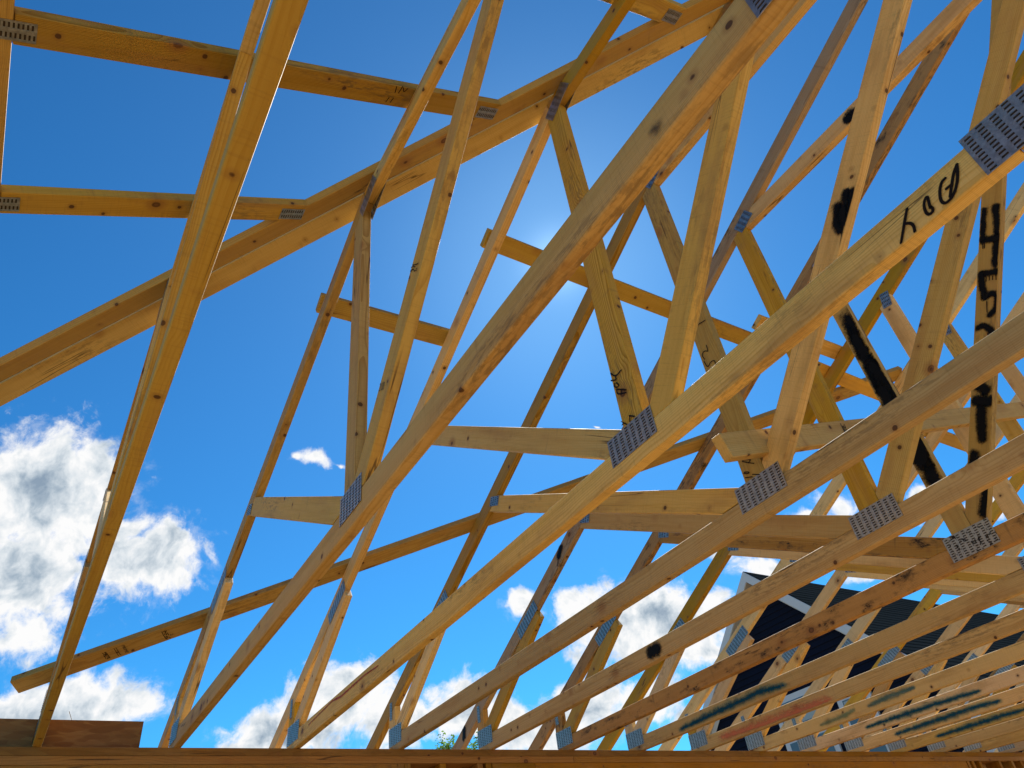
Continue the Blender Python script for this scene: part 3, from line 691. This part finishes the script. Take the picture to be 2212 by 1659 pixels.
    if k not in (2,): plate(t, PM, {0: 1.0, 1: 1.045}.get(k, 1.302), {0: .78, 1: .79}.get(k, .925), .09, .052, -24)
    TR[k] = (t, P)
for k in range(17): truss(k)
KEY = {'flat1': 'flat', 'top1': 'top', 'web2a': 'a', 'web3a': 'a', 'web5b': 'b', 'web3b': 'b', 'tie4': 'tie', 'web5a': 'a', 'tc4': 'top', 'tc4tail': 'top', 'chord1spot': 'chord'}
def mark(key, k, kind, w, pts):
    t, P = TR[k]; m_ = P[KEY.get(key, 'chord')]
    inv = m_.matrix_basis.inverted() @ PM
    if key == 'web3b' and kind == 'spray': w *= 1.1
    if key == 'web5a': w *= 1.9
    if kind == 'ink' and key in ('chord2', 'web2a', 'web3a'): w *= 1.5
    nm = {'ink': 'marker_stroke', 'spray': 'spray_stroke', 'dirt': 'smudge', 'red': 'crayon_line'}.get(kind, 'spray_streak')
    ribbon(nm, pts, w, kind, m_, inv, 0.0024, 1, True)
for s_ in STROKES:
    if s_[0] == 'chord12': continue
    if s_[0] == 'chord1spot': continue
    mark(*s_)
mark('chord4', 4, 'spray', .052, [(1.60, .052), (1.64, .050)])
mark('chord1spot', 1, 'dirt', .030, [(3.815, .034), (3.822, .028)])
mark('top1', 1, 'red', .010, [(2.27, 1.415), (2.1, 1.335), (1.9, 1.242)])
mark('flat1', 1, 'red', .012, [(2.65, 1.512), (3.0, 1.516), (3.3, 1.510)])
mark('chord13', 13, 'teal', .04, [(.95, .04), (1.25, .045)])
# "2100" stamped on the long web of the second truss, "PRIME" on the roof brace
def text(txt, size, parent, mtx, ital=0.0, name='stamp'):
    cu = bpy.data.curves.new('stamp', 'FONT'); cu.body = txt; cu.size = size; cu.shear = ital
    to = bpy.data.objects.new('tmp', cu); COL.objects.link(to)
    dg = bpy.context.evaluated_depsgraph_get(); me = bpy.data.meshes.new_from_object(to.evaluated_get(dg)); bpy.data.objects.remove(to)
    me.materials.clear(); me.materials.append(INKF)
    return link(name, me, None, parent, mtx)
INKF = plain('stamp_ink', (0.02, 0.012, 0.008), 0.7, 0.3, 200)
t1, P1 = TR[1]; wb = P1['b']
# web local x runs up the web; the figures stand across it
text('2100', .036, wb, Matrix.Translation((.446, .034, .0022)) @ Matrix.Rotation(R(-78), 4, 'Z') @ Matrix.Scale(0.62, 4, (1, 0, 0)))
def scribble(parent, mtx, w, h, seed, n=16, side=1):
    """a worn grade stamp: short broken dashes nobody can read"""
    rr = random.Random(seed)
    for i in range(4):
        y = h * (i / 3 - .5); x = -w / 2
        while x < w / 2:
            l = rr.uniform(.004, .010)
            if rr.random() < .75:
                ribbon('stamp', [(x, y + rr.uniform(-.002, .002)), (x + l, y + rr.uniform(-.002, .002))], .0042, 'ink', parent, mtx, .0009, side)
            x += l + rr.uniform(.002, .005)
scribble(wb, Matrix.Translation((.83, .004, .0016)) @ Matrix.Rotation(R(90), 4, 'Z'), .05, .022, 3)

# ------------------------------------------------------------------ hip end frame lying on the flat tops of the first trusses
EP = Matrix(((1, 0, 0, 0), (0, .89443, -.44721, 0), (0, .44721, .89443, 1.2415), (0, 0, 0, 1)))
fr = empty('jack_truss', EP, 'prefabricated slanting roof frame of long studs lying over the leftmost trusses at upper left', 'roof frame')
k_ = 1 / .89443
# rake member: bottom face between X = Y + 1.81 and Y + 1.93 ; frame y = Y / .894
def hipx(y, c): return .89443 * y + c
cA = 1.87
rk = member('hip_chord', (hipx(-1.7, cA), -1.7), (hipx(2.2, cA), 2.2), fr, I4, W_YEL, z0=0.0, z1=.038)
nrm = Vector((1, -.89443)).normalized()
edge = (hipx(0, cA) + .0446 * nrm.x, .0446 * nrm.y, -nrm.x, -nrm.y)
ya = -.545 * k_
rl = member('base_chord', (hipx(ya, cA) - .2, ya), (6.4, ya), fr, I4, W_YEL, z0=0.0, z1=.038, clips=[edge])
for i, x_ in enumerate((2.312, 2.915, 3.522, 4.13, 4.74)):
    if i < 3 or True:
        yt = (x_ - cA) * k_ + .3
        lab = None
        o = member('stud', (x_, ya + .0445), (x_, min(yt, 2.15)), fr, I4, [W_YEL, W_BRN, W_YEL, W_YEL, W_BRN][i], z0=0.0, z1=.038, clips=[edge, (0, ya + .0447, 0, -1)])
BK = Matrix.Rotation(math.pi, 4, 'X')
def uplate(x, y, w, h, ang):
    T = Matrix.Translation((x, y, -.0010)) @ Matrix.Rotation(R(ang), 4, 'Z') @ BK
    link('connector_plate', plate_mesh(w, h), None, fr, T)
for x_ in (2.312, 2.915, 3.522):
    uplate(x_ - .005, (x_ - cA) * k_ - .075, .055, .10, 90 - 90)
    uplate(x_ - .002, ya + .03, .058, .13, 0)
INK2 = PAINT['ink']
ribm = Matrix.Identity(4)
for pts in ([(2.93, .62), (2.955, .615)], [(2.93, .635), (2.96, .64)], [(2.955, .645), (2.935, .655), (2.955, .665)], [(2.885, .60), (2.905, .605)], [(2.885, .62), (2.905, .625)]):
    ribbon('marker_stroke', [(a, b) for a, b in pts], .004, 'ink', fr, ribm, .0012, -1)

# ------------------------------------------------------------------ lumber nailed on the roof slope: hip backing, long brace, short spacers
RP = Matrix(((.89443, 0, -.44721, 0), (0, 1, 0, 0), (.44721, 0, .89443, TH + .0015), (0, 0, 0, 1)))
KX = 1 / .89443
def roofstick(name, a, b, label, cat, mt, group=None, w=0.089, clips=()):
    """a, b in plan (X, Y); the stick lies flat on the top chords"""
    A = (a[0] * KX, a[1]); B = (b[0] * KX, b[1])
    Ln = math.hypot(B[0] - A[0], B[1] - A[1]); ux, uy = (B[0] - A[0]) / Ln, (B[1] - A[1]) / Ln
    o = member(name, A, B, None, RP, mt, z0=0.0, z1=.038, w=w, clips=clips); tag(o, label, cat, group); return o
hb = roofstick('hip_board', (.6, -1.118), (3.85, 2.132), 'long pale board under the slanting frame edge, nailed over the trusses along the hip', 'board', W_PALE, w=.084)
lb = roofstick('roof_brace', (-.155, -.14), (2.55, 4.30), 'long brace with black PRIME stamp crossing behind all trusses, its cut end at lower left', 'brace', W_YEL)
GS = 'short spacer boards on the roof slope'
for a, b, lab, mt in (
    ((1.942, .618), (1.955, 1.30), 'short spacer between the second and third trusses, highest at left centre', W_YEL),
    ((2.420, 1.232), (2.415, 3.03), 'spacer board just above the hidden sun, starting at the third truss', W_YEL),
    ((2.515, 2.98), (2.525, 3.73), 'short spacer between the webs right of the picture centre, second step down', W_PALE),
    ((2.40, 3.60), (2.39, 4.95), 'spacer board ending behind the black sprayed web', W_YEL),
    ((2.28, 4.86), (2.28, 6.2), 'spacer board low between the far trusses at right', W_PALE),
    ((2.36, 6.05), (2.36, 8.0), 'farthest spacer board, at the right edge of the picture', W_PALE)):
    roofstick('spacer', a, b, lab, 'spacer', mt, GS)
# stamps on the underside of the long brace
u = Vector(((2.55 + .155) * KX, 4.44)); Lb = u.length
def on_brace(x, y, ang): return Matrix.Translation((x, y, 0)) @ Matrix.Rotation(R(ang), 4, 'Z')
FL = Matrix.Scale(-1, 4, (0, 1, 0))
text('PRIME', .021, lb, Matrix.Translation((.514, -.030, -.0022)) @ Matrix.Rotation(R(90), 4, 'Z') @ Matrix.Rotation(math.pi, 4, 'X'), .3)
text('2', .022, lb, Matrix.Translation((.738, .006, -.0022)) @ Matrix.Rotation(R(90), 4, 'Z') @ Matrix.Rotation(math.pi, 4, 'X'))
for x_ in (.478, .488): ribbon('stamp', [(x_, -.028), (x_, .028)], .0028, 'ink', lb, I4, .0012, -1)
scribble(lb, on_brace(.43, .0, 90), .045, .016, 5, side=-1)
scribble(lb, on_brace(.72, .0, 90), .05, .02, 9, side=-1)

# diagonal brace nailed to the upright webs, inside the trusses
BP = Matrix(((0, 0, 1, 2.965), (1, 0, 0, 0), (0, 1, 0, 0), (0, 0, 0, 1)))
o = member('web_brace', (1.62, .157), (8.2, .157 + 6.58 * .334), None, BP, W_PALE, z0=0.0, z1=.038)
tag(o, 'stamped two by four brace crossing between the webs at right, square-cut end facing left', 'brace')
for s0, s1 in (((.0, .03), (.045, -.02)),): pass
scribble(o, Matrix.Translation((.78, .0, .038)) @ Matrix.Rotation(R(62), 4, 'Z'), .055, .022, 12)

# ------------------------------------------------------------------ neighbour house
HY = 12.0; PX, PZ = -5.19, 4.70; EV = 3.35; RLEN = 11.0
house = empty('house', Matrix.Translation((PX, HY + .3, -3.05)), 'dark navy house with white gable trim and charcoal shingle roof behind the trusses', 'house')
HM = Matrix.Translation((0, 0, 3.05))     # house-local: x across gable, y along ridge, z plate level
WH = 3.05                                  # half width of the wall
c45 = math.sqrt(.5)
def hpart(name, me, mt, label=None):
    o = link(name, me, mt, house, HM)
    if label: o['label'] = label
    return o
hz = PZ
hpart('wall', mesh('wall', [(-WH, .03, -3.05), (WH, .03, -3.05), (WH, .03, hz - WH - .25), (0, .03, hz - .25), (-WH, .03, hz - WH - .25), (-WH, RLEN - .6, -3.05), (WH, RLEN - .6, -3.05), (WH, RLEN - .6, hz - WH - .25), (0, RLEN - .6, hz - .25), (-WH, RLEN - .6, hz - WH - .25)],
    [(0, 1, 2, 3, 4), (9, 8, 7, 6, 5), (0, 4, 9, 5), (1, 6, 7, 2)]), SIDING)
ex = .115
z = -3.0; 
while z < hz - .35:
    half = min(WH, hz - .28 - z)
    if half > .1:
        h2 = min(WH, hz - .28 - (z + ex))
        h2 = max(h2, .01)
        vs = [(-half, .002, z), (half, .002, z), (h2, .026, z + ex), (-h2, .026, z + ex), (-half, .028, z), (half, .028, z)]
        hpart('siding_board', mesh('siding_board', vs, [(0, 1, 2, 3), (4, 5, 1, 0)]), SIDING)
    z += ex
# shingled roof slope facing the site, course by course
cr_n = 30; sl_len = EV * 1.41421; ch = sl_len / cr_n
for i in range(cr_n):
    s0 = i * ch; s1 = s0 + ch + .01
    for sgn in (1, -1):
        vs = []; fs = []
        nseg = 22
        rr = random.Random(i * 2 + (sgn > 0))
        for j in range(nseg + 1):
            y = -.3 + RLEN * j / nseg + (rr.uniform(-.04, .04) if 0 < j < nseg else 0)
            dz = rr.uniform(-.004, .004)
            # lower edge stands proud
            vs += [(sgn * s1 * c45 + sgn * .008 * c45, y, hz - s1 * c45 + .008 * c45 + dz), (sgn * s0 * c45, y, hz - s0 * c45), (sgn * s1 * c45, y, hz - s1 * c45 - .004)]
        for j in range(nseg):
            a = j * 3; fs += [(a, a + 3, a + 4, a + 1), (a + 2, a + 5, a + 3, a)]
        if sgn > 0: hpart('shingle_course', mesh('shingle_course', vs, fs), SHING)
        else:
            hpart('shingle_course', mesh('shingle_course', vs, fs), SHING)
# rake boards, soffits, corner boards
for sgn in (1, -1):
    me = mesh('rake_board', [(0, -.32, hz - .012), (0, -.32, hz - .235), (sgn * EV, -.32, hz - EV - .235), (sgn * EV, -.32, hz - EV - .012),
                              (0, -.285, hz - .012), (0, -.285, hz - .235), (sgn * EV, -.285, hz - EV - .235), (sgn * EV, -.285, hz - EV - .012)],
              [(0, 1, 2, 3), (7, 6, 5, 4), (0, 3, 7, 4), (1, 5, 6, 2), (3, 2, 6, 7)])
    hpart('rake_board', me, TRIM)
    me = mesh('soffit', [(0, -.285, hz - .21), (0, .0, hz - .21), (sgn * EV, .0, hz - EV - .21), (sgn * EV, -.285, hz - EV - .21)], [(0, 1, 2, 3)])
    hpart('soffit', me, SOFFIT)
    me = mesh('frieze_board', [(0, -.02, hz - .215), (0, -.02, hz - .36), (sgn * WH, -.02, hz - WH - .36), (sgn * WH, -.02, hz - WH - .215)], [(0, 1, 2, 3)])
    hpart('frieze_board', me, TRIM)
    hpart('corner_board', boxmesh('corner_board', sgn * WH - .06, sgn * WH + .06, -.03, .1, -3.0, hz - WH - .3), TRIM)
    hpart('gutter', boxmesh('gutter', sgn * EV - .05, sgn * EV + .07, -.3, RLEN - .3, hz - EV - .13, hz - EV - .01), TRIM)
for x0, x1, z0, z1 in ((-.55, .58, .75, 2.27), (.85, 1.55, .75, 1.95)):
    w_ = hpart('window', boxmesh('window', x0, x1, -.045, .0, z0, z1), TRIM)
    fr_ = .11
    link('pane', boxmesh('pane', x0 + fr_, x1 - fr_, -.052, -.046, (z0 + z1) / 2 + .03, z1 - fr_), GLASSM, w_, I4)
    link('pane', boxmesh('pane', x0 + fr_, x1 - fr_, -.052, -.046, z0 + fr_, (z0 + z1) / 2 - .03), GLASSM, w_, I4)
    link('blind', boxmesh('blind', x0 + fr_ + .02, x1 - fr_ - .02, -.0535, -.0525, (z0 + z1) / 2 + .25, z1 - fr_ - .02), plain('blind', (.34, .42, .42), .6, .1, 30), w_, I4)

# ------------------------------------------------------------------ tree whose tip shows over the plate
tb = Vector((-11.22, 8.34, -3.05))
tree = empty('tree', Matrix.Translation(tb), 'small leafy treetop just peeking over the top plate at bottom centre', 'tree')
def tube(bm, a, b, ra, rb, seg=7):
    a = Vector(a); b = Vector(b); d = (b - a).normalized(); u_ = d.orthogonal().normalized(); v_ = d.cross(u_)
    ra_ = [bm.verts.new(a + (u_ * math.cos(6.2832 * i / seg) + v_ * math.sin(6.2832 * i / seg)) * ra) for i in range(seg)]
    rb_ = [bm.verts.new(b + (u_ * math.cos(6.2832 * i / seg) + v_ * math.sin(6.2832 * i / seg)) * rb) for i in range(seg)]
    for i in range(seg): bm.faces.new([ra_[i], ra_[(i + 1) % seg], rb_[(i + 1) % seg], rb_[i]])
rt = random.Random(5)
TT = 5.75
bm = bmesh.new(); tube(bm, (0, 0, 0), (.1, .05, 3.0), .16, .10); tube(bm, (.1, .05, 3.0), (0, .1, TT - .5), .10, .02)
tips = []
for i in range(46):
    z = rt.uniform(1.8, TT - .4); a = rt.uniform(0, 6.2832); rr_ = (TT - z) * .33 + .35
    p0 = Vector((.05, .08, z)); p1 = p0 + Vector((math.cos(a) * rr_, math.sin(a) * rr_, rt.uniform(.25, .8)))
    tube(bm, p0, p1, .022, .006, 5)
    for q in range(5):
        f_ = rt.uniform(.4, 1); s_ = p0.lerp(p1, f_); e_ = s_ + Vector((rt.uniform(-.3, .3), rt.uniform(-.3, .3), rt.uniform(.1, .4)))
        tube(bm, s_, e_, .005, .002, 3); tips.append((s_, e_))
for i in range(16):      # wispy leaders at the very top
    s_ = Vector((rt.uniform(-.9, .9), rt.uniform(-.9, .9), TT - rt.uniform(.2, 1.0))); e_ = s_ + Vector((rt.uniform(-.15, .15), rt.uniform(-.15, .15), rt.uniform(.3, .6)))
    tube(bm, (s_.x * .3, s_.y * .3, s_.z - .6), s_, .012, .006, 4); tube(bm, s_, e_, .006, .002, 3); tips += [(s_, e_)] * 3
me = bpy.data.meshes.new('trunk'); bm.to_mesh(me); bm.free(); link('trunk', me, BARK, tree, I4)
vs, fs = [], []
for s_, e_ in tips:
    for q in range(26):
        c = s_.lerp(e_, rt.random()) + Vector((rt.gauss(0, .05), rt.gauss(0, .05), rt.gauss(0, .05)))
        d = Vector((rt.gauss(0, 1), rt.gauss(0, 1), rt.gauss(-.2, .7))).normalized(); n_ = d.orthogonal().normalized(); l = rt.uniform(.045, .085)
        i = len(vs); vs += [c, c + d * l * .5 + n_ * l * .28, c + d * l, c + d * l * .5 - n_ * l * .28]; fs.append((i, i + 1, i + 2, i + 3))
lo = link('crown', mesh('crown', [tuple(v) for v in vs], fs), LEAF, tree, I4)
